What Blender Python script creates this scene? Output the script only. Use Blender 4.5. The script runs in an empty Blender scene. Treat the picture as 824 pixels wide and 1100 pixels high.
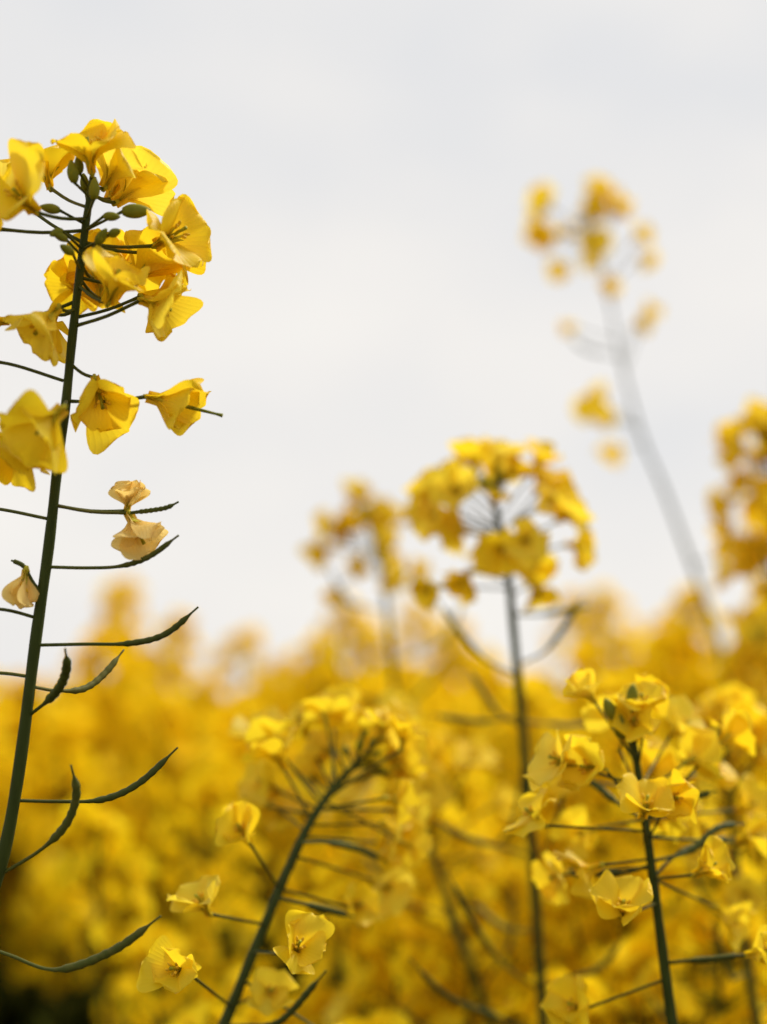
import bpy, math, random
from mathutils import Vector, Matrix, noise

# ------------------------------------------------------------------ camera
CAMZ = 1.25
PITCH = math.radians(6.97)
FPX = 50/24*824
RT = Vector((1,0,0)); FW = Vector((0,math.cos(PITCH),math.sin(PITCH))); UP = Vector((0,-math.sin(PITCH),math.cos(PITCH)))
CAM = Vector((0,0,CAMZ))
def W(x,y,d):
    return CAM + FW*d + RT*((x-412)/FPX*d) + UP*((550-y)/FPX*d)
def DIR(r,u,c):
    return (RT*r+UP*u-FW*c).normalized()

# ------------------------------------------------------------------ mesh buffer
M_PETAL,M_STEM,M_POD,M_SEPAL,M_ANTHER,M_LEAF = range(6)
class Buf:
    def __init__(s): s.v=[]; s.f=[]; s.m=[]; s.a=[]
    def mesh(s,name,mats):
        me=bpy.data.meshes.new(name)
        me.from_pydata([tuple(p) for p in s.v],[],s.f)
        for m in mats: me.materials.append(m)
        me.polygons.foreach_set("material_index",s.m)
        me.polygons.foreach_set("use_smooth",[True]*len(s.f))
        at=me.attributes.new("pv","FLOAT_VECTOR","POINT")
        flat=[c for a in s.a for c in a]
        at.data.foreach_set("vector",flat)
        me.update()
        return me

def catmull(P,k=6):
    P=[Vector(p) for p in P]
    if len(P)<3: 
        return [P[0].lerp(P[-1],i/k) for i in range(k+1)]
    Q=[P[0]*2-P[1]]+P+[P[-1]*2-P[-2]]
    out=[]
    for i in range(1,len(Q)-2):
        a,b,c,d=Q[i-1],Q[i],Q[i+1],Q[i+2]
        for j in range(k):
            t=j/k
            out.append(0.5*((2*b)+(c-a)*t+(2*a-5*b+4*c-d)*t*t+(-a+3*b-3*c+d)*t**3))
    out.append(P[-1])
    return out

def ortho(z):
    z=z.normalized()
    h=Vector((0,0,1)) if abs(z.z)<0.9 else Vector((1,0,0))
    x=h.cross(z).normalized()
    return x,z.cross(x)

def tube(b,pts,rad,n,mat,rnd=0.5,kind=0.0):
    base=len(b.v); N=len(pts)
    x=None
    for i,p in enumerate(pts):
        t=(pts[min(i+1,N-1)]-pts[max(i-1,0)])
        if t.length<1e-9: t=Vector((0,0,1))
        t.normalize()
        if x is None: x,y=ortho(t)
        else:
            x=(x-t*x.dot(t))
            if x.length<1e-6: x,_=ortho(t)
            x.normalize(); y=t.cross(x)
        r=rad(i/(N-1)) if callable(rad) else rad[i]
        for j in range(n):
            a=2*math.pi*j/n
            b.v.append(p+x*(math.cos(a)*r)+y*(math.sin(a)*r))
            b.a.append((j/n,i/(N-1),rnd))
    for i in range(N-1):
        for j in range(n):
            j2=(j+1)%n
            b.f.append((base+i*n+j,base+i*n+j2,base+(i+1)*n+j2,base+(i+1)*n+j)); b.m.append(mat)
    b.f.append(tuple(base+j for j in range(n))[::-1]); b.m.append(mat)
    b.f.append(tuple(base+(N-1)*n+j for j in range(n))); b.m.append(mat)

def sm(x):
    x=max(0,min(1,x)); return x*x*(3-2*x)

def petal(b,O,X,Y,Z,az,L,Wd,opn,curl,rng,nt,ns,rnd,mat=M_PETAL,crinkle=1.0,claw=0.11,cup=None):
    base=len(b.v)
    R=X*math.cos(az)+Y*math.sin(az); S=Z.cross(R)
    if cup is None: cup=rng.uniform(-0.2,0.5)
    ph=rng.uniform(0,6.3); ph2=rng.uniform(0,6.3); tw=rng.uniform(-0.5,0.5)*crinkle
    skew=rng.uniform(-.14,.14)*(mat==M_PETAL)
    pos=O.copy(); tp=0
    sub=6
    for i in range(nt+1):
        u=math.sin(math.pi/2*i/nt)**1.05 if mat==M_PETAL else i/nt
        steps=sub if i else 0
        for k in range(steps):
            tt=tp+(u-tp)*(k+0.5)/sub
            ang=math.radians(9)+(opn-math.radians(9))*sm((tt-.10)/.50)+curl*max(0,tt-.5)
            pos=pos+(R*math.sin(ang)+Z*math.cos(ang)+S*skew*tt)*(L*(u-tp)/sub)
        tp=u
        ang=math.radians(9)+(opn-math.radians(9))*sm((u-.10)/.50)+curl*max(0,u-.5)
        T=R*math.sin(ang)+Z*math.cos(ang); N=-R*math.cos(ang)+Z*math.sin(ang)
        if mat==M_PETAL:
            uu=max(0,(u-.16)/.84)
            w=max(claw, Wd*1.55*(uu**.8)*math.sqrt(max(0.0,1-min(uu,.985)**4.0)))
            if u<.16: w=claw*(1.0)
            if u>0.9: w=Wd*1.55*(uu**.8)*math.sqrt(max(0.0,1-min(uu,.98)**4.0))
        else:
            w=Wd*math.sin(math.pi*(0.12+0.82*u))
        w*=L
        for j in range(ns+1):
            s=-1+2*j/ns
            e=(u**2)*crinkle
            off=cup*w*s*s*u + e*L*(0.055*math.sin(ph+s*3.6+u*4)+0.035*math.sin(ph2+s*6.5*u-u*7)*abs(s)) + tw*w*s*u
            back=-0.13*L*s*s*(u**3) + (-0.04*L*(1-abs(s))**2 if u>.97 else 0)+0.025*L*math.sin(ph+s*5)*(u**4)*crinkle
            b.v.append(pos+S*(w*s)+N*off+T*back)
            b.a.append((s*w/L,u,rnd))
    for i in range(nt):
        for j in range(ns):
            a=base+i*(ns+1)+j
            b.f.append((a,a+1,a+ns+2,a+ns+1)); b.m.append(mat)

def flower(b,base,d,size,opn_deg,rng,detail=1,pale=False,pistil=0.5):
    Z=d.normalized(); x,y=ortho(Z); roll=rng.uniform(0,math.pi)
    X=x*math.cos(roll)+y*math.sin(roll); Y=Z.cross(X)
    L=0.0140*size
    nt,ns={0:(4,2),1:(7,4),2:(14,10)}[detail]
    rnd=rng.random()*0.8+(1.0 if pale else 0.0)
    for k in range(4):
        az=k*math.pi/2+rng.uniform(-.22,.22)+(0.15 if k%2 else -0.15)
        o=math.radians(opn_deg+rng.uniform(-20,20))
        petal(b,base,X,Y,Z,az,L*rng.uniform(.85,1.12),rng.uniform(.44,.58),o,rng.uniform(-.6,1.3),rng,nt,ns,min(rnd+rng.uniform(-.08,.08),1.95),crinkle=1.1+(0.8 if pale else 0))
    if detail>=1:
        for k in range(4):
            az=math.pi/4+k*math.pi/2
            petal(b,base-Z*0.0004,X,Y,Z,az,L*.5,.13,math.radians(rng.uniform(18,42)),0.3,rng,4,2,rng.random()*.8,mat=M_SEPAL,crinkle=.3,cup=.5)
        n=5 if detail==2 else 4
        for k in range(6):
            az=k*math.pi/3+.3
            R=X*math.cos(az)+Y*math.sin(az)
            h=L*(.52 if k%3 else .40)
            p1=base+Z*h*.6+R*L*.04; p2=base+Z*h+R*L*.10
            tube(b,[base,p1,p2],[.00020]*3,3,M_SEPAL,rnd=.1)
            a=(Z*.8+R*.6).normalized()
            tube(b,[p2-a*.0007,p2,p2+a*.0007,p2+a*.0012],[.0003,.0005,.00045,.0001],n,M_ANTHER)
        tube(b,[base,base+Z*L*pistil*.6,base+Z*L*pistil,base+Z*L*(pistil+.12)],[.0004,.0006,.0004,.0006],5,M_SEPAL,rnd=.9 if pistil<1 else 1.2)
    tube(b,[base-Z*.0012,base,base+Z*.0012],[.0005,.0010,.0008],5,M_SEPAL)

def bud(b,base,d,L,rng,n=8):
    d=d.normalized()
    pts=[base+d*(L*i/8) for i in range(9)]
    R=L*.27
    tube(b,pts,lambda t:R*(0.25+ math.sin(math.pi*min(1,(t*.93+.07)))**.75*0.85)*(1-.25*t),n,M_SEPAL,rnd=1.25+rng.random()*.7)

def pod(b,pts,r,rng,ped_frac=.35,n=7,pr=.0005):
    P=catmull(pts,6)
    l=[0]
    for i in range(1,len(P)): l.append(l[-1]+(P[i]-P[i-1]).length)
    T=l[-1]; out=[];rad=[]
    M=40 if n>5 else 12
    for k in range(M+1):
        t=k/M; s=t*T
        i=0
        while i<len(l)-2 and l[i+1]<s: i+=1
        q=(s-l[i])/max(1e-9,l[i+1]-l[i]); out.append(P[i].lerp(P[i+1],min(1,q)))
        if t<ped_frac: rr=pr
        else:
            u=(t-ped_frac)/(1-ped_frac)
            rr=pr+(r-pr)*sm(u*6)
            rr*=1+0.12*math.sin(u*58)*(n>5)
            if u>.78: rr=r+( .0003-r)*sm((u-.78)/.12)
        rad.append(rr)
    tube(b,out,rad,n,M_POD,rnd=rng.random())

def pedicel(b,a,c,rng,r=.00055,n=5,sag=.0):
    m=a.lerp(c,.5)+Vector((0,0,sag))
    tube(b,catmull([a,m,c],3),[r*1.2]+[r]*5+[r*1.25],n,M_POD,rnd=rng.random())

def along_top(axis,d):
    i=len(axis)-1
    while i>0:
        s=(axis[i]-axis[i-1]).length
        if d<=s: return axis[i].lerp(axis[i-1],d/max(s,1e-9)),(axis[i]-axis[i-1]).normalized()
        d-=s; i-=1
    return axis[0],(axis[1]-axis[0]).normalized()

def raceme(b,axis,rng,n_fl=20,zone=.055,n_bud=8,n_pod=4,podzone=.12,size=1.,detail=1,spread=1.,droop=0.):
    a0=rng.uniform(0,6.3)
    tn=5 if detail else 3
    for i in range(n_fl):
        f=(i+.5)/n_fl
        p,T=along_top(axis,.003+zone*f**1.1)
        X,Y=ortho(T); az=a0+i*2.4+rng.uniform(-.6,.6)
        R=X*math.cos(az)+Y*math.sin(az)
        inc=math.radians(22+58*f+rng.uniform(-20,20))
        d=(T*math.cos(inc)+R*math.sin(inc))
        L=(.010+.013*min(1,f*1.6))*spread*rng.uniform(.55,1.3)
        e=p+d*L+Vector((0,0,-droop*L))
        pedicel(b,p,e,rng,n=tn,r=.00045)
        fd=(d+T*.15+Vector((rng.uniform(-.8,.8),rng.uniform(-.8,.8),rng.uniform(-.7,.5)))).normalized()
        flower(b,e,fd,size*rng.uniform(.75,1.12),rng.uniform(30,85),rng,detail)
    for i in range(n_bud):
        p,T=along_top(axis,rng.uniform(0,.006))
        X,Y=ortho(T); az=i*2.4
        R=X*math.cos(az)+Y*math.sin(az); inc=math.radians(10+50*i/max(1,n_bud))
        d=(T*math.cos(inc)+R*math.sin(inc)); e=p+d*rng.uniform(.004,.012)
        pedicel(b,p,e,rng,n=3,r=.0004); bud(b,e,d,rng.uniform(.0045,.0065),rng,n=6 if detail else 4)
    for i in range(n_pod):
        p,T=along_top(axis,zone+podzone*(i+.6)/n_pod)
        X,Y=ortho(T); az=a0+i*2.4+1
        R=X*math.cos(az)+Y*math.sin(az)
        l=rng.uniform(.8,1.15)
        pts=[p,p+(R*.97+T*.25)*.018*l,p+(R*.95+T*.3)*.036*l,p+(R*.8+T*.58)*.060*l]
        pod(b,pts,.0011,rng,n=7 if detail else 4)

def leaf(b,p,R,U,L,rng):
    S=U.cross(R).normalized(); nt,ns=7,4; base=len(b.v); ph=rng.uniform(0,6)
    for i in range(nt+1):
        t=i/nt; c=p+R*(L*t)+U*(L*(.5*t-.75*t*t)); w=L*.17*math.sin(math.pi*(.1+.88*t))**.8
        for j in range(ns+1):
            s=-1+2*j/ns
            b.v.append(c+S*(w*s)+U*(w*.4*s*s+L*.02*math.sin(ph+t*11+s*2))); b.a.append((s,t,rng.random()*.1+.4))
    for i in range(nt):
        for j in range(ns):
            a=base+i*(ns+1)+j; b.f.append((a,a+1,a+ns+2,a+ns+1)); b.m.append(M_LEAF)

def stem_to_ground(pts):
    a=pts[0]; t=(pts[0]-pts[1]).normalized()
    k=a.z
    g=Vector((a.x+t.x*k*.35,a.y+t.y*k*.3,0))
    m1=a+t*.12; m2=Vector((a.x*.45+g.x*.55+t.x*.05,a.y*.5+g.y*.5,k*.45))
    return [g-Vector((0,0,.02)),m2,m1]+pts

# ------------------------------------------------------------------ materials
def mk(name): 
    m=bpy.data.materials.new(name); m.use_nodes=True
    nt=m.node_tree; nt.nodes.clear(); return m,nt,nt.nodes,nt.links
def ramp(N,stops):
    r=N.new("ShaderNodeValToRGB"); e=r.color_ramp.elements
    while len(e)<len(stops): e.new(.5)
    for el,(p,c) in zip(e,stops): el.position=p; el.color=(*c,1)
    return r
def attr(N,L):
    a=N.new("ShaderNodeAttribute"); a.attribute_name="pv"
    s=N.new("ShaderNodeSeparateXYZ"); L.new(a.outputs["Vector"],s.inputs[0]); return s
def math_n(N,L,op,a,b=None):
    m=N.new("ShaderNodeMath"); m.operation=op
    for i,v in enumerate((a,b)):
        if v is None: continue
        if isinstance(v,(int,float)): m.inputs[i].default_value=v
        else: L.new(v,m.inputs[i])
    return m.outputs[0]
def mixc(N,L,f,a,b,mode='MIX'):
    m=N.new("ShaderNodeMix"); m.data_type='RGBA'; m.blend_type=mode
    for sock,v in ((m.inputs[0],f),(m.inputs[6],a),(m.inputs[7],b)):
        if isinstance(v,(int,float)): sock.default_value=v
        elif isinstance(v,tuple): sock.default_value=(*v,1)
        else: L.new(v,sock)
    return m.outputs[2]

PSTOPS=[(0,(.97,.76,.030)),(.22,(.95,.69,.014)),(.40,(.98,.80,.065)),(.5,(.95,.72,.22)),(1,(.94,.76,.34))]
FSTOPS=[(0,(.97,.75,.018)),(.22,(.95,.70,.009)),(.40,(.98,.80,.035)),(.5,(.94,.76,.2)),(1,(.93,.80,.3))]
def petal_mat():
    m,nt,N,L=mk("rapeseed_petal"); s=attr(N,L)
    half=math_n(N,L,'MULTIPLY',s.outputs[2],.5)
    r=ramp(N,PSTOPS); L.new(half,r.inputs[0])
    tr=ramp(N,[(0,(.80,.66,.03)),(.35,(1,1,1)),(1,(1,1,1))]); L.new(s.outputs[1],tr.inputs[0])
    c=mixc(N,L,.8,r.outputs[0],tr.outputs[0],'MULTIPLY')
    q=math_n(N,L,'DIVIDE',s.outputs[0],math_n(N,L,'ADD',s.outputs[1],.15))
    v=math_n(N,L,'SINE',math_n(N,L,'MULTIPLY',q,75.0))
    v=math_n(N,L,'MULTIPLY',math_n(N,L,'ADD',v,1.0),.5)
    v=math_n(N,L,'POWER',v,3.0)
    c2=mixc(N,L,math_n(N,L,'MULTIPLY',v,.07),c,(.80,.50,.01))
    tc=N.new("ShaderNodeTexCoord"); nz=N.new("ShaderNodeTexNoise"); nz.inputs["Scale"].default_value=260; nz.inputs["Detail"].default_value=3
    L.new(tc.outputs["Object"],nz.inputs["Vector"])
    c3=mixc(N,L,math_n(N,L,'MULTIPLY',nz.outputs[0],.22),c2,(.88,.58,.01))
    bp=N.new("ShaderNodeBump"); bp.inputs["Strength"].default_value=.13; bp.inputs["Distance"].default_value=.0004
    L.new(math_n(N,L,'ADD',v,nz.outputs[0]),bp.inputs["Height"])
    p=N.new("ShaderNodeBsdfPrincipled"); p.inputs["Roughness"].default_value=.5; p.inputs["Specular IOR Level"].default_value=.3
    L.new(c3,p.inputs["Base Color"]); L.new(bp.outputs[0],p.inputs["Normal"])
    t=N.new("ShaderNodeBsdfTranslucent"); L.new(c3,t.inputs[0]); L.new(bp.outputs[0],t.inputs["Normal"])
    mx=N.new("ShaderNodeMixShader"); mx.inputs[0].default_value=.52
    L.new(p.outputs[0],mx.inputs[1]); L.new(t.outputs[0],mx.inputs[2])
    o=N.new("ShaderNodeOutputMaterial"); L.new(mx.outputs[0],o.inputs[0]); return m
def petal_field_mat():
    m,nt,N,L=mk("rapeseed_petal_field"); s=attr(N,L)
    half=math_n(N,L,'MULTIPLY',s.outputs[2],.5)
    r=ramp(N,FSTOPS); L.new(half,r.inputs[0])
    p=N.new("ShaderNodeBsdfDiffuse"); L.new(r.outputs[0],p.inputs[0])
    t=N.new("ShaderNodeBsdfTranslucent"); L.new(r.outputs[0],t.inputs[0])
    mx=N.new("ShaderNodeMixShader"); mx.inputs[0].default_value=.46
    L.new(p.outputs[0],mx.inputs[1]); L.new(t.outputs[0],mx.inputs[2])
    o=N.new("ShaderNodeOutputMaterial"); L.new(mx.outputs[0],o.inputs[0]); return m
def green_mat(name,stops,scale=300,rough=.6,transl=0.,stretch=None,bump=.3,simple=False,spec=.15):
    m,nt,N,L=mk(name); s=attr(N,L)
    half=math_n(N,L,'MULTIPLY',s.outputs[2],.5)
    r=ramp(N,stops); o=N.new("ShaderNodeOutputMaterial")
    if simple:
        L.new(half,r.inputs[0]); p=N.new("ShaderNodeBsdfDiffuse"); L.new(r.outputs[0],p.inputs[0]); L.new(p.outputs[0],o.inputs[0]); return m
    tc=N.new("ShaderNodeTexCoord"); nz=N.new("ShaderNodeTexNoise"); nz.inputs["Scale"].default_value=scale; nz.inputs["Detail"].default_value=4
    mp=N.new("ShaderNodeMapping"); 
    if stretch: mp.inputs["Scale"].default_value=stretch
    L.new(tc.outputs["Object"],mp.inputs[0]); L.new(mp.outputs[0],nz.inputs["Vector"])
    f=math_n(N,L,'ADD',half,math_n(N,L,'MULTIPLY',math_n(N,L,'SUBTRACT',nz.outputs[0],.5),.6))
    L.new(f,r.inputs[0])
    p=N.new("ShaderNodeBsdfPrincipled"); p.inputs["Roughness"].default_value=rough; p.inputs["Specular IOR Level"].default_value=spec
    L.new(r.outputs[0],p.inputs["Base Color"])
    bp=N.new("ShaderNodeBump"); bp.inputs["Strength"].default_value=bump; bp.inputs["Distance"].default_value=.0004; L.new(nz.outputs[0],bp.inputs["Height"]); L.new(bp.outputs[0],p.inputs["Normal"])
    if transl:
        t=N.new("ShaderNodeBsdfTranslucent"); L.new(r.outputs[0],t.inputs[0])
        mx=N.new("ShaderNodeMixShader"); mx.inputs[0].default_value=transl
        L.new(p.outputs[0],mx.inputs[1]); L.new(t.outputs[0],mx.inputs[2]); L.new(mx.outputs[0],o.inputs[0])
    else: L.new(p.outputs[0],o.inputs[0])
    return m
ST=[(0,(.026,.036,.006)),(.3,(.042,.058,.009)),(.6,(.078,.095,.018))]
PO=[(0,(.044,.054,.008)),(.3,(.072,.085,.013)),(.6,(.13,.115,.024))]
SE=[(0,(.62,.50,.03)),(.45,(.46,.43,.03)),(.62,(.19,.21,.02)),(1,(.27,.26,.025))]
MATS=[petal_mat(),
 green_mat("rapeseed_stem",ST,scale=500,stretch=(1,1,.15)),
 green_mat("rapeseed_pod",PO,scale=600),
 green_mat("rapeseed_sepal",SE,scale=700,transl=.25),
 green_mat("rapeseed_anther",[(0,(.72,.42,.02)),(1,(.80,.52,.03))],scale=900),
 green_mat("rapeseed_leaf",[(0,(.04,.05,.010)),(.6,(.07,.08,.016))],scale=60,transl=.3)]
FMATS=[petal_field_mat(),green_mat("field_stem",[(0,(.06,.07,.012)),(1,(.08,.09,.02))],simple=True),green_mat("field_pod",[(0,(.07,.08,.012)),(1,(.11,.11,.02))],simple=True),
 green_mat("field_sepal",SE,simple=True),MATS[4],green_mat("field_leaf",[(0,(.04,.055,.012)),(1,(.055,.07,.016))],simple=True)]

col=bpy.context.scene.collection
def add_obj(b,name):
    me=b.mesh(name,MATS); o=bpy.data.objects.new(name,me); col.objects.link(o); return o

def main_stem(b,pts,r0,r1,rng,n=12):
    full=stem_to_ground(pts); P=catmull(full,8)
    N=len(P); cut=3*8/(N-1)
    def rad(t): return (r0*(1.35-.35*t/cut) if t<cut else r0+(r1-r0)*((t-cut)/(1-cut))**.9)*(1+.04*math.sin(t*90))
    tube(b,P,rad,n,M_STEM,rnd=.5)
    return P
def nearest_z(P,y,d):
    return min(P[16:],key=lambda q:abs((q-CAM).dot(UP)/ (q-CAM).dot(FW)-(550-y)/FPX))

# ------------------------------------------------------------------ plant A (left, sharp)
rng=random.Random(14)
A=Buf(); D=.455
pa=[(-62,1180),(-28,1020),(2,925),(20,830),(38,690),(52,590),(62,500),(70,440),(78,360),(86,290),(93,235),(100,190)]
PA=main_stem(A,[W(x,y,D) for x,y in pa],.0021,.0010,rng,n=16)
def a_pod(pts,dds,r=.00105,pf=.35,pr=.0005):
    n=len(pts); pod(A,[W(x,y,D+dds*(i/(n-1))) for i,(x,y) in enumerate(pts)],r,rng,pf,9,pr)
a_pod([(18,860),(60,861),(110,859),(150,841),(191,803)],.015,.0010,.38)
a_pod([(3,938),(45,912),(72,884),(82,852),(76,822)],-.015,.0012,.35)
a_pod([(-30,1012),(10,1026),(60,1042),(120,1022),(173,984)],-.01,.0012,.4)
a_pod([(36,738),(62,742),(90,740),(112,724),(133,698)],.025,.0010,.3)
a_pod([(32,768),(52,752),(66,735),(72,715),(70,697)],-.02,.0013,.2)
a_pod([(40,693),(90,692),(140,691),(178,681),(213,652)],.0,.0009,.45)
a_pod([(50,609),(95,610),(130,608),(160,598),(192,575)],-.005,.0008,.5)
for l,dd in (([(50,557),(0,547),(-60,540),(-110,515)],.02),([(40,664),(5,655),(-50,650),(-100,620)],-.01),([(32,727),(0,723),(-60,722),(-110,700)],.01),([(68,409),(10,391),(-40,385),(-80,372)],.0)):
    a_pod(l,dd,.0009,.45)
for (ax,ay,bx,by,dd,fr,fu,fc,sz,op,pale,pist) in [
 (94,258,166,264,.000, .75,.32,.45,1.40,58,0,.5),
 (94,262,162,272,.010, .75,.1,-.3,1.2,55,0,.5),
 (84,352,152,322,-.004,.80,-.30,.30,1.15,42,0,.5),
 (84,345,152,318,.010,.7,-.3,-.4,1.0,55,0,.5),
 (88,305,116,326,-.014,.35,.80,.40,1.2,46,0,.5),
 (88,300,142,304,.008,.45,.65,-.2,1.15,50,0,.5),
 (90,300,108,322,.014,.0,.6,-.6,1.15,60,0,.5),
 (99,194,99,186,-.006,-.10,.95,.25,1.15,46,0,.5),
 (99,194,112,202,.004,.45,.85,.1,1.25,48,0,.5),
 (97,205,124,218,.012,.70,.6,-.3,1.3,52,0,.5),
 (97,205,118,214,.018,.2,.8,-.5,1.2,55,0,.5),
 (93,238,38,228,-.018,-.40,.45,.75,1.40,60,0,.4),
 (96,225,54,202,.010,-.25,.9,-.2,1.2,52,0,.5),
 (92,250,-2,246,-.005,-.6,.1,.7,1.2,55,0,.5),
 (90,262,20,215,.015,-.5,.5,-.4,1.15,60,0,.5),
 (80,330,62,330,-.008,-.40,-.60,.35,1.25,48,0,.5),
 (80,330,58,338,.004,-.3,-.5,-.4,1.0,55,0,.5),
 (80,327,10,345,-.002,-.9,-.1,.3,.9,45,0,.5),
 (90,280,100,300,.012,-.1,.55,-.8,1.2,60,0,.5),
 (90,275,128,290,.018,.5,.3,-.6,1.2,65,0,.5),
 (92,262,84,310,.020,-.3,.3,-.7,1.1,60,0,.5),
 (84,389,102,406,.0,.25,-.75,.35,1.2,42,0,.5),
 (70,434,158,426,-.002,.93,-.24,.2,1.2,24,0,1.25),
 (72,430,68,438,-.030,-.50,-.6,.45,1.25,40,0,.5),
 (68,436,34,462,-.012,-.45,-.65,.4,1.25,42,0,.5),
 (66,440,2,470,.004,-.5,-.3,.5,1.1,50,0,.5),
 (60,548,138,551,.002,.45,-.8,.3,1.05,28,1,.6),
 (60,548,136,549,.003,.25,.85,.30,.72,24,1,.4),
 (44,640,28,612,-.003,-.15,-.95,.2,.75,18,1,.5)]:
    s=nearest_z(PA,ay,D); e=W(bx,by,D+dd)
    pedicel(A,s,e,rng,.00052,6,sag=-.0008)
    flower(A,e,DIR(fr,fu,fc),sz,op,rng,2,bool(pale),pist)
pod(A,[W(140,551,D),W(165,548,D),W(180,545,D),W(192,539,D)],.0007,rng,.1,7)
pod(A,[W(28,612,D),W(24,607,D),W(18,604,D),W(12,602,D)],.0007,rng,.1,7)
for (x,y,r,u,c,dd,l) in [(80,196,-.15,1,.1,-.008,.0062),(86,186,-.1,1,.2,-.004,.005),(101,214,.05,1,.1,-.008,.0060),(64,226,-.95,.15,.3,-.006,.0055),(66,247,-.5,-.4,.6,-.01,.0045),(78,272,-.5,.3,.8,-.012,.0050),(112,232,.8,-.1,.3,-.008,.0050),(132,227,1,.0,.1,-.006,.0080),(104,262,.5,.6,.4,-.01,.0055),(118,252,.6,.1,.6,-.01,.0048),(72,258,-.6,.3,.4,-.01,.0045),(92,205,-.1,1,.2,.004,.005)]:
    e=W(x,y,D+dd); pedicel(A,nearest_z(PA,y+18,D),e,rng,.00042,5); bud(A,e,DIR(r,u,c),l,rng,12)
add_obj(A,"rapeseed_plant")

# ------------------------------------------------------------------ other individually placed plants
def hero(stem,D0,r0,r1,seed,pods=(),flowers=(),buds=(),detail=1,rac=None,branches=(),lean=0.):
    rg=random.Random(seed); b=Buf(); n=len(stem)
    P=main_stem(b,[W(x,y,D0+lean*(i/(n-1))) for i,(x,y) in enumerate(stem)],r0,r1,rg)
    if rac: raceme(b,P,rg,detail=detail,**rac)
    for pts,dd in pods:
        k=len(pts); pod(b,[W(x,y,D0+dd*(i/(k-1))) for i,(x,y) in enumerate(pts)],.0012,rg,.3,7,.0006)
    for (ay,bx,by,dd,fr,fu,fc,sz,op) in flowers:
        s=nearest_z(P,ay,D0); e=W(bx,by,D0+dd); pedicel(b,s,e,rg,.0005,5); flower(b,e,DIR(fr,fu,fc),sz,op,rg,2 if detail==2 else 1)
    for (x,y,r,u,c,l) in buds:
        e=W(x,y,D0-.01); pedicel(b,nearest_z(P,y+30,D0),e,rg,.0005,5); bud(b,e,DIR(r,u,c),l,rg,10)
    for bs,rc in branches:
        k=len(bs); Q=catmull([W(x,y,D0+dd) for x,y,dd in bs],8)
        tube(b,Q,lambda t:.0013-.0006*t,8,M_STEM)
        raceme(b,Q,rg,detail=detail,**rc)
    return add_obj(b,"rapeseed_plant")

# B centre : open, irregular head
hero([(590,1180),(583,1090),(575,960),(563,800),(552,680),(545,610),(536,565),(530,530)],.68,.0025,.0013,21,
 pods=[([(562,712),(585,700),(605,675),(626,640)],-.02),([(556,778),(535,765),(518,742),(503,718)],.01),([(552,725),(520,708),(495,680),(470,645)],.03),
  ([(566,918),(530,908),(500,900),(464,880)],-.03),([(574,1060),(535,1030),(505,985),(479,935)],-.08),([(588,1060),(615,1050),(645,1040),(670,1008)],-.03),
  ([(574,925),(590,905),(602,870),(603,830)],-.04),([(570,1000),(545,998),(525,985),(505,965)],.03),([(560,775),(590,778),(615,780),(650,775)],.04),([(592,1120),(540,1095),(480,1070),(440,1030)],-.08),([(553,660),(580,660),(610,655),(640,650)],.03),([(560,770),(520,775),(490,772),(462,768)],.02)],
 flowers=[(590,598,560,-.01,.6,.5,.4,1.15,55),(600,608,585,.01,.8,-.1,.4,1.1,55),(575,575,530,.01,.5,.8,.1,1.15,50),(570,582,545,-.01,.5,.4,.5,1.0,60),(560,575,505,.01,.4,.8,.1,1.1,50),
  (575,482,556,.01,-.7,.1,.5,1.2,55),(570,478,535,.01,-.6,.6,.3,1.2,50),(565,497,530,-.01,-.4,.2,.8,1.15,55),(575,500,570,.02,-.6,-.3,.5,1.1,55),(570,470,545,.02,-.8,.2,.3,1.1,50),
  (545,512,508,.01,-.2,.9,.2,1.2,48),(545,532,503,.0,.3,.9,.2,1.15,50),(550,500,518,.02,-.5,.6,.3,1.1,50),
  (600,540,585,-.01,-.1,-.2,.8,1.15,55),(600,558,582,-.02,.3,.1,.8,1.1,55),(610,530,590,.01,-.3,-.4,.6,1.1,50),(610,565,600,.01,.3,-.4,.6,1.1,50),
  (630,472,630,-.01,-.7,-.2,.5,1.05,45),(625,505,612,.0,-.4,-.6,.4,1.05,45),(640,572,625,.0,.3,-.6,.4,1.05,50)],
 rac=dict(n_fl=5,zone=.020,n_bud=10,n_pod=0,size=1.05,spread=1.0))
# C lower centre-left
hero([(205,1180),(243,1095),(290,980),(330,890),(360,845),(388,815)],.53,.0021,.0011,22,lean=.05,
 pods=[([(325,905),(350,905),(385,912),(415,925)],.05),([(300,965),(330,972),(355,978),(380,985)],.03)],
 flowers=[(1000,226,982,-.02,-.4,.7,.45,1.1,45),(1085,198,1042,-.05,-.35,.30,.85,1.0,48),(1030,316,1026,-.045,.2,.55,.6,1.05,45),(955,268,905,.0,-.3,.6,.4,1.05,42),
  (1080,285,1066,.01,.3,.3,.7,.9,50),(960,375,975,.04,.5,.3,.6,.9,50),(1060,345,1108,.0,.5,-.4,.6,1.0,50),(900,405,905,.07,.6,.2,.5,1.15,55),(920,400,945,.07,.6,-.2,.5,1.15,55),(870,300,850,.07,-.6,.4,.3,1.15,55),(860,420,810,.07,.6,.3,.3,1.15,60),(860,290,800,.08,-.5,.6,.1,1.15,55),(850,330,790,.08,-.3,.7,.2,1.15,60),(870,420,870,.07,.7,-.2,.4,1.15,60),(900,330,880,.09,-.2,.5,.4,1.15,60),(850,360,780,.07,.0,.7,.3,1.15,60)],
 detail=2,rac=dict(n_fl=17,zone=.034,n_bud=9,n_pod=1,size=1.15,spread=1.25))
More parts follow.
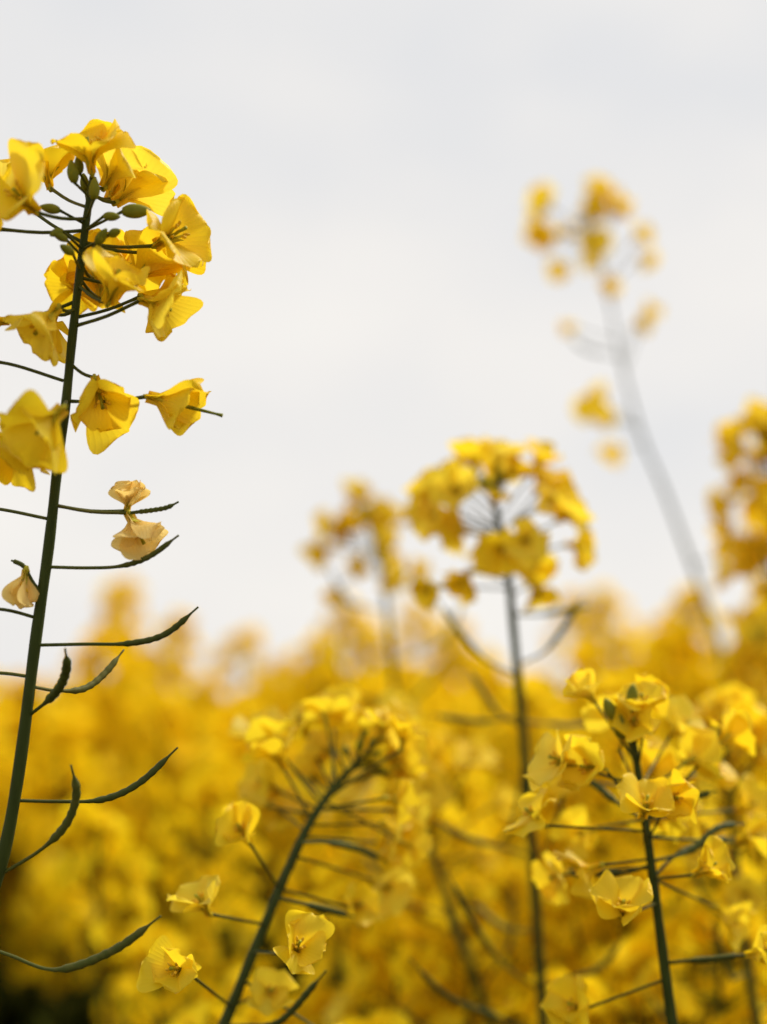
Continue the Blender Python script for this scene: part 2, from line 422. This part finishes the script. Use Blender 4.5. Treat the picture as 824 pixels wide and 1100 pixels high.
# D right
hero([(735,1180),(722,1098),(705,970),(693,880),(684,820),(680,790)],.53,.0021,.0010,23,
 pods=[([(697,930),(670,938),(640,938),(605,940)],.02),([(700,945),(725,920),(760,905),(790,900)],.03),([(712,1035),(740,1032),(770,1030),(800,1025)],.0),([(690,880),(660,860),(635,840),(615,838)],.03),([(700,925),(740,915),(770,890),(800,885)],.02),([(690,850),(720,850),(745,855),(770,850)],.01)],
 flowers=[(915,690,880,-.03,.1,.85,.5,1.1,50),(950,746,940,-.02,.6,.5,.5,1.05,45),(965,670,985,-.03,-.1,.65,.65,1.1,46),(1030,802,1026,-.01,.6,.3,.6,1.0,50),(930,612,936,.03,-.6,-.1,.4,1.05,60),(900,790,905,.04,.7,.3,.3,1.1,55),(860,750,830,.05,.7,.4,.4,1.15,55),(1060,625,1085,.0,-.5,.4,.6,1.05,50),(850,630,840,.07,-.7,.3,.3,1.15,55),(880,790,870,.07,.5,.3,.5,1.15,55),(900,740,890,.07,.4,.2,.7,1.15,55),(850,720,790,.04,.5,.5,.5,1.15,55),(880,640,890,.06,-.6,-.1,.5,1.1,55),(940,770,975,.04,.5,-.3,.5,1.1,55),(900,700,830,.06,-.1,.3,.7,1.1,60)],
 buds=[(660,772,-.4,.8,.3,.0080),(679,760,0,1,.2,.0078),(668,784,-.2,.9,.2,.006)],
 detail=2,rac=dict(n_fl=14,zone=.040,n_bud=6,n_pod=0,size=1.08,spread=1.5))
# E behind centre-left
hero([(452,1180),(446,1090),(436,950),(425,760),(414,640),(402,580),(397,562)],.95,.0024,.0012,24,
 pods=[([(425,760),(445,750),(465,730),(480,705)],.03)],
 flowers=[(600,362,570,0,-.6,.2,.5,1.2,55),(600,355,588,0,-.6,-.3,.5,1.1,55),(590,432,560,0,.7,.3,.3,1.1,55),(600,365,630,0,-.3,-.6,.4,1.1,50),(620,412,612,0,.4,-.3,.4,1.1,50),(590,385,538,0,-.1,.8,.4,1.1,50)],
 rac=dict(n_fl=13,zone=.035,n_bud=6,n_pod=4,size=1.2,spread=1.1))
# F tall, right background
hero([(930,1180),(860,960),(800,780),(755,640),(715,530),(690,470),(668,390),(650,300),(632,245)],1.08,.0027,.0005,25,
 pods=[([(668,385),(650,380),(630,375),(612,362)],.02),([(745,605),(770,600),(785,585),(795,560)],.02)],
 flowers=[(250,592,225,0,-.5,.3,.4,1.4,50),(255,598,252,0,-.7,-.1,.4,1.4,50),(255,585,245,0,-.7,.1,.4,1.3,50),(265,604,280,0,-.3,-.6,.4,1.1,50),(235,640,218,0,.3,.7,.4,1.3,50),(240,652,228,0,.8,.3,.2,1.3,50),(245,632,235,0,.1,.5,.6,1.3,50),(300,680,258,0,.6,.3,.4,1.1,45),(310,688,275,0,.5,-.3,.4,1.0,50),(330,650,314,0,.2,.2,.5,.9,50),(370,615,352,0,-.4,-.1,.4,.8,40),(390,680,352,0,.5,.2,.4,1.1,50),(400,692,340,.02,.5,.4,.4,1.0,50),(460,655,450,0,-.4,.1,.5,1.1,60),(465,650,432,.02,-.4,.3,.5,1.2,60),(475,660,480,.02,-.3,-.5,.5,1.1,60),(460,640,440,.02,-.6,.1,.5,1.2,60)],
 rac=dict(n_fl=5,zone=.030,n_bud=5,n_pod=0,size=1.1,spread=1.0))
# G right edge
hero([(900,1180),(880,900),(860,700),(840,560),(822,475)],.92,.0025,.0012,26,
 rac=dict(n_fl=28,zone=.060,n_bud=6,n_pod=3,size=1.25,spread=1.2),
 branches=[([(880,800,0),(850,720,.02),(830,640,.02),(820,595,.02)],dict(n_fl=18,zone=.045,n_pod=2,size=1.25)),
           ([(880,900,0),(850,830,-.02),(828,760,-.03),(822,700,-.03)],dict(n_fl=26,zone=.06,n_pod=2,size=1.3))])
# H lower right, I lower centre : soft plants just behind the sharp ones
hero([(830,1180),(805,1050),(790,920),(782,840),(778,790)],.68,.0022,.0011,31,rac=dict(n_fl=22,zone=.055,n_bud=6,n_pod=5,podzone=.09,size=1.15,spread=1.2))
hero([(560,1180),(510,1050),(468,930),(440,860),(425,800)],.74,.0022,.0011,32,rac=dict(n_fl=22,zone=.055,n_bud=6,n_pod=5,podzone=.09,size=1.15,spread=1.2))

# ------------------------------------------------------------------ the field (one object, instanced plants)
vcol=bpy.data.collections.new("rapeseed_field_plants")
def field_plant(seed,h,detail=0,nb=5):
    rg=random.Random(seed); b=Buf()
    lx,ly=rg.uniform(-.04,.04),rg.uniform(-.04,.04)
    P=catmull([Vector((0,0,-.02)),Vector((lx*.3,ly*.2,h*.4)),Vector((lx*.8,ly*.9,h*.75)),Vector((lx,ly,h))],8)
    tube(b,P,lambda t:.0045*(1-t)+.0010,6,M_STEM)
    raceme(b,P,rg,n_fl=24,zone=.075,n_bud=5,n_pod=12,podzone=.26,detail=detail,size=1.28,spread=1.15)
    for i in range(nb):
        s=P[int(len(P)*rg.uniform(.42,.74))]; az=i*2.4+rg.uniform(-.4,.4); r=rg.uniform(.06,.15)
        R=Vector((math.cos(az),math.sin(az),0)); top=h-rg.uniform(.02,.23)
        e=Vector((s.x+R.x*r,s.y+R.y*r,max(top,s.z+.15)))
        Q=catmull([s,s+R*r*.55+Vector((0,0,(e.z-s.z)*.35)),s+R*r*.9+Vector((0,0,(e.z-s.z)*.7)),e],6)
        tube(b,Q,lambda t:.0024*(1-t)+.0009,5,M_STEM)
        raceme(b,Q,rg,n_fl=18,zone=.065,n_bud=4,n_pod=7,podzone=.16,detail=detail,size=1.28,spread=1.15)
    for i in range(14):
        s=P[int(len(P)*rg.uniform(.1,.75))]; az=rg.uniform(0,6.3); R=Vector((math.cos(az),math.sin(az),0))
        leaf(b,s,R,Vector((0,0,1)),rg.uniform(.07,.17),rg)
    me=b.mesh("field_plant_mesh",FMATS); o=bpy.data.objects.new("field_plant_%02d"%seed,me); vcol.objects.link(o)
for s in range(7): field_plant(s,1.27,1 if s<3 else 0)

pts=[];rots=[];scl=[];idx=[]
rg=random.Random(5)
def place(x,y,top,i=None):
    pts.append((x,y,0)); rots.append((rg.uniform(-.03,.03),rg.uniform(-.03,.03),rg.uniform(0,6.28)))
    scl.append(top/1.27); idx.append(rg.randrange(7) if i is None else i)
for (x,y,d) in [(300,800,.95),(345,760,1.15),(420,850,.85),(470,800,1.05),(510,740,1.35),(640,760,1.1),(600,850,.9),(660,700,1.5),(740,760,1.0),(790,720,1.1),(850,700,.95),(770,830,.85),(840,830,.85),
  (250,830,1.25),(170,790,1.5),(110,800,1.5),(360,710,1.5),(560,730,1.5),(450,690,1.7),(40,760,1.6),(520,900,.8),(400,980,.75),(620,980,.75),(690,650,1.8),(810,640,1.6),(330,930,.85),
  (100,635,1.9),(60,690,1.7),(140,680,1.8),(190,700,1.9),(20,700,1.6),(370,690,1.9),(440,660,1.8),(480,660,1.9),(640,655,2.0),(740,680,1.7),(780,660,1.5),(700,860,.8),(800,930,.75)]:
    w=W(x,y,d); place(w.x,w.y,w.z,rg.randrange(3))
for n in range(1650):
    r=math.sqrt(rg.uniform(1.4**2,7.5**2)) if n>750 else math.sqrt(rg.uniform(1.4**2,4**2))
    a=rg.uniform(-.68,.68); x,y=r*math.sin(a),r*math.cos(a)
    u=noise.noise(Vector((x*1.3,y*1.3,3)))
    top=1.25-.012+.07*u+rg.gauss(0,.028)
    place(x,y,min(top,1.25+.04*r,1.34))
me=bpy.data.meshes.new("rapeseed_field"); me.from_pydata(pts,[],[])
a=me.attributes.new("rot","FLOAT_VECTOR","POINT"); a.data.foreach_set("vector",[c for r in rots for c in r])
a=me.attributes.new("scl","FLOAT","POINT"); a.data.foreach_set("value",scl)
a=me.attributes.new("idx","INT","POINT"); a.data.foreach_set("value",idx)
fo=bpy.data.objects.new("rapeseed_field",me); col.objects.link(fo)
ng=bpy.data.node_groups.new("scatter","GeometryNodeTree")
ng.interface.new_socket("Geometry",in_out='INPUT',socket_type='NodeSocketGeometry'); ng.interface.new_socket("Geometry",in_out='OUTPUT',socket_type='NodeSocketGeometry')
gi=ng.nodes.new("NodeGroupInput"); go=ng.nodes.new("NodeGroupOutput"); ci=ng.nodes.new("GeometryNodeCollectionInfo"); ip=ng.nodes.new("GeometryNodeInstanceOnPoints")
ci.inputs[0].default_value=vcol; ci.inputs[1].default_value=True; ci.inputs[2].default_value=True
def na(nm,t):
    q=ng.nodes.new("GeometryNodeInputNamedAttribute"); q.data_type=t; q.inputs[0].default_value=nm; return q.outputs[0]
l=ng.links
l.new(gi.outputs[0],ip.inputs["Points"]); l.new(ci.outputs[0],ip.inputs["Instance"]); ip.inputs["Pick Instance"].default_value=True
l.new(na("idx","INT"),ip.inputs["Instance Index"]); l.new(na("rot","FLOAT_VECTOR"),ip.inputs["Rotation"]); l.new(na("scl","FLOAT"),ip.inputs["Scale"])
l.new(ip.outputs[0],go.inputs[0])
md=fo.modifiers.new("scatter","NODES"); md.node_group=ng

def simple(name,stops,scale,rough=.8,detail=8):
    m,nt,N,L=mk(name); tc=N.new("ShaderNodeTexCoord"); nz=N.new("ShaderNodeTexNoise"); nz.inputs["Scale"].default_value=scale; nz.inputs["Detail"].default_value=detail
    L.new(tc.outputs["Object"],nz.inputs["Vector"]); r=ramp(N,stops); L.new(nz.outputs[0],r.inputs[0])
    p=N.new("ShaderNodeBsdfPrincipled"); p.inputs["Roughness"].default_value=rough; p.inputs["Specular IOR Level"].default_value=.1; L.new(r.outputs[0],p.inputs["Base Color"])
    bp=N.new("ShaderNodeBump"); bp.inputs["Strength"].default_value=.6; L.new(nz.outputs[0],bp.inputs["Height"]); L.new(bp.outputs[0],p.inputs["Normal"])
    o=N.new("ShaderNodeOutputMaterial"); L.new(p.outputs[0],o.inputs[0]); return m
v=[];f=[]; NX,NY=160,120
for j in range(NY+1):
    y=6.5*(420/6.5)**(j/NY)
    for i in range(NX+1):
        x=(i/NX-.5)*2*y*1.1
        z=1.10+.10*noise.noise(Vector((x*2.1,y*2.1,0)))+.07*random.Random(i*977+j).uniform(-1,1)
        v.append((x,y,z))
for j in range(NY):
    for i in range(NX):
        a=j*(NX+1)+i; f.append((a,a+1,a+NX+2,a+NX+1))
me=bpy.data.meshes.new("distant_rapeseed_field"); me.from_pydata(v,[],f); me.polygons.foreach_set("use_smooth",[True]*len(f))
me.materials.append(simple("distant_rapeseed",[(.3,(.22,.20,.02)),(.45,(.75,.58,.02)),(.6,(.88,.72,.04))],6))
o=bpy.data.objects.new("distant_rapeseed_field",me); col.objects.link(o)

# ground
v=[];f=[];n=40
for j in range(n+1):
    for i in range(n+1):
        fx=(i/n*2-1); fy=(j/n*2-1)
        x=math.copysign(abs(fx)**3*600,fx); y=math.copysign(abs(fy)**3*600,fy)
        v.append((x,y,.02*noise.noise(Vector((x*.8,y*.8,0)))))
for j in range(n):
    for i in range(n):
        a=j*(n+1)+i; f.append((a,a+1,a+n+2,a+n+1))
me=bpy.data.meshes.new("ground"); me.from_pydata(v,[],f)
me.materials.append(simple("soil",[(.3,(.05,.035,.02)),(.5,(.09,.065,.035)),(.7,(.07,.08,.025))],7))
o=bpy.data.objects.new("ground",me); col.objects.link(o)

# ------------------------------------------------------------------ light
sc=bpy.context.scene
EL,AZ=math.radians(50),math.radians(52)
w=bpy.data.worlds.new("World"); sc.world=w; w.use_nodes=True
N=w.node_tree.nodes; L=w.node_tree.links; N.clear()
sky=N.new("ShaderNodeTexSky"); sky.sky_type='NISHITA'; sky.sun_disc=False; sky.sun_elevation=EL; sky.sun_rotation=AZ
tc=N.new("ShaderNodeTexCoord"); mp=N.new("ShaderNodeMapping"); mp.inputs["Scale"].default_value=(1,1,1.8); mp.inputs["Location"].default_value=(.35,.1,.2)
nz=N.new("ShaderNodeTexNoise"); nz.inputs["Scale"].default_value=3.6; nz.inputs["Detail"].default_value=6; nz.inputs["Roughness"].default_value=.5
L.new(tc.outputs["Generated"],mp.inputs[0]); L.new(mp.outputs[0],nz.inputs["Vector"])
r=ramp(N,[(.34,(.785,.785,.795)),(.5,(.865,.845,.825)),(.66,(.91,.885,.85))]); L.new(nz.outputs[0],r.inputs[0])
sx=N.new("ShaderNodeSeparateXYZ"); L.new(tc.outputs["Generated"],sx.inputs[0])
gr=ramp(N,[(0,(1,.995,.985)),(.25,(1,.995,.985)),(.5,(.955,.965,.975)),(1,(.96,.97,.98))]); L.new(sx.outputs[2],gr.inputs[0])
cl=mixc(N,L,1.0,r.outputs[0],gr.outputs[0],'MULTIPLY')
sc10=N.new("ShaderNodeVectorMath"); sc10.operation='SCALE'; sc10.inputs["Scale"].default_value=10.4; L.new(cl,sc10.inputs[0])
mx=mixc(N,L,.97,sky.outputs[0],sc10.outputs[0])
bg=N.new("ShaderNodeBackground"); bg.inputs[1].default_value=.1; L.new(mx,bg.inputs[0])
wo=N.new("ShaderNodeOutputWorld"); L.new(bg.outputs[0],wo.inputs[0])
sl=bpy.data.lights.new("sun","SUN"); sl.energy=4.2; sl.angle=math.radians(12); sl.color=(1,.95,.86)
so=bpy.data.objects.new("sun",sl); col.objects.link(so)
sd=Vector((math.sin(AZ)*math.cos(EL),math.cos(AZ)*math.cos(EL),math.sin(EL)))
so.rotation_euler=sd.to_track_quat('Z','Y').to_euler()
so.location=(2,5,8)

cd=bpy.data.cameras.new("camera"); co=bpy.data.objects.new("camera",cd); col.objects.link(co); sc.camera=co
co.location=CAM; co.rotation_euler=(math.pi/2+PITCH,0,0)
cd.sensor_fit='HORIZONTAL'; cd.sensor_width=24; cd.lens=50; cd.clip_start=.02; cd.clip_end=2000
cd.dof.use_dof=True; cd.dof.focus_distance=.466; cd.dof.aperture_fstop=4.2
sc.view_settings.view_transform='Standard'; sc.view_settings.look='None'; sc.view_settings.exposure=0; sc.view_settings.gamma=1
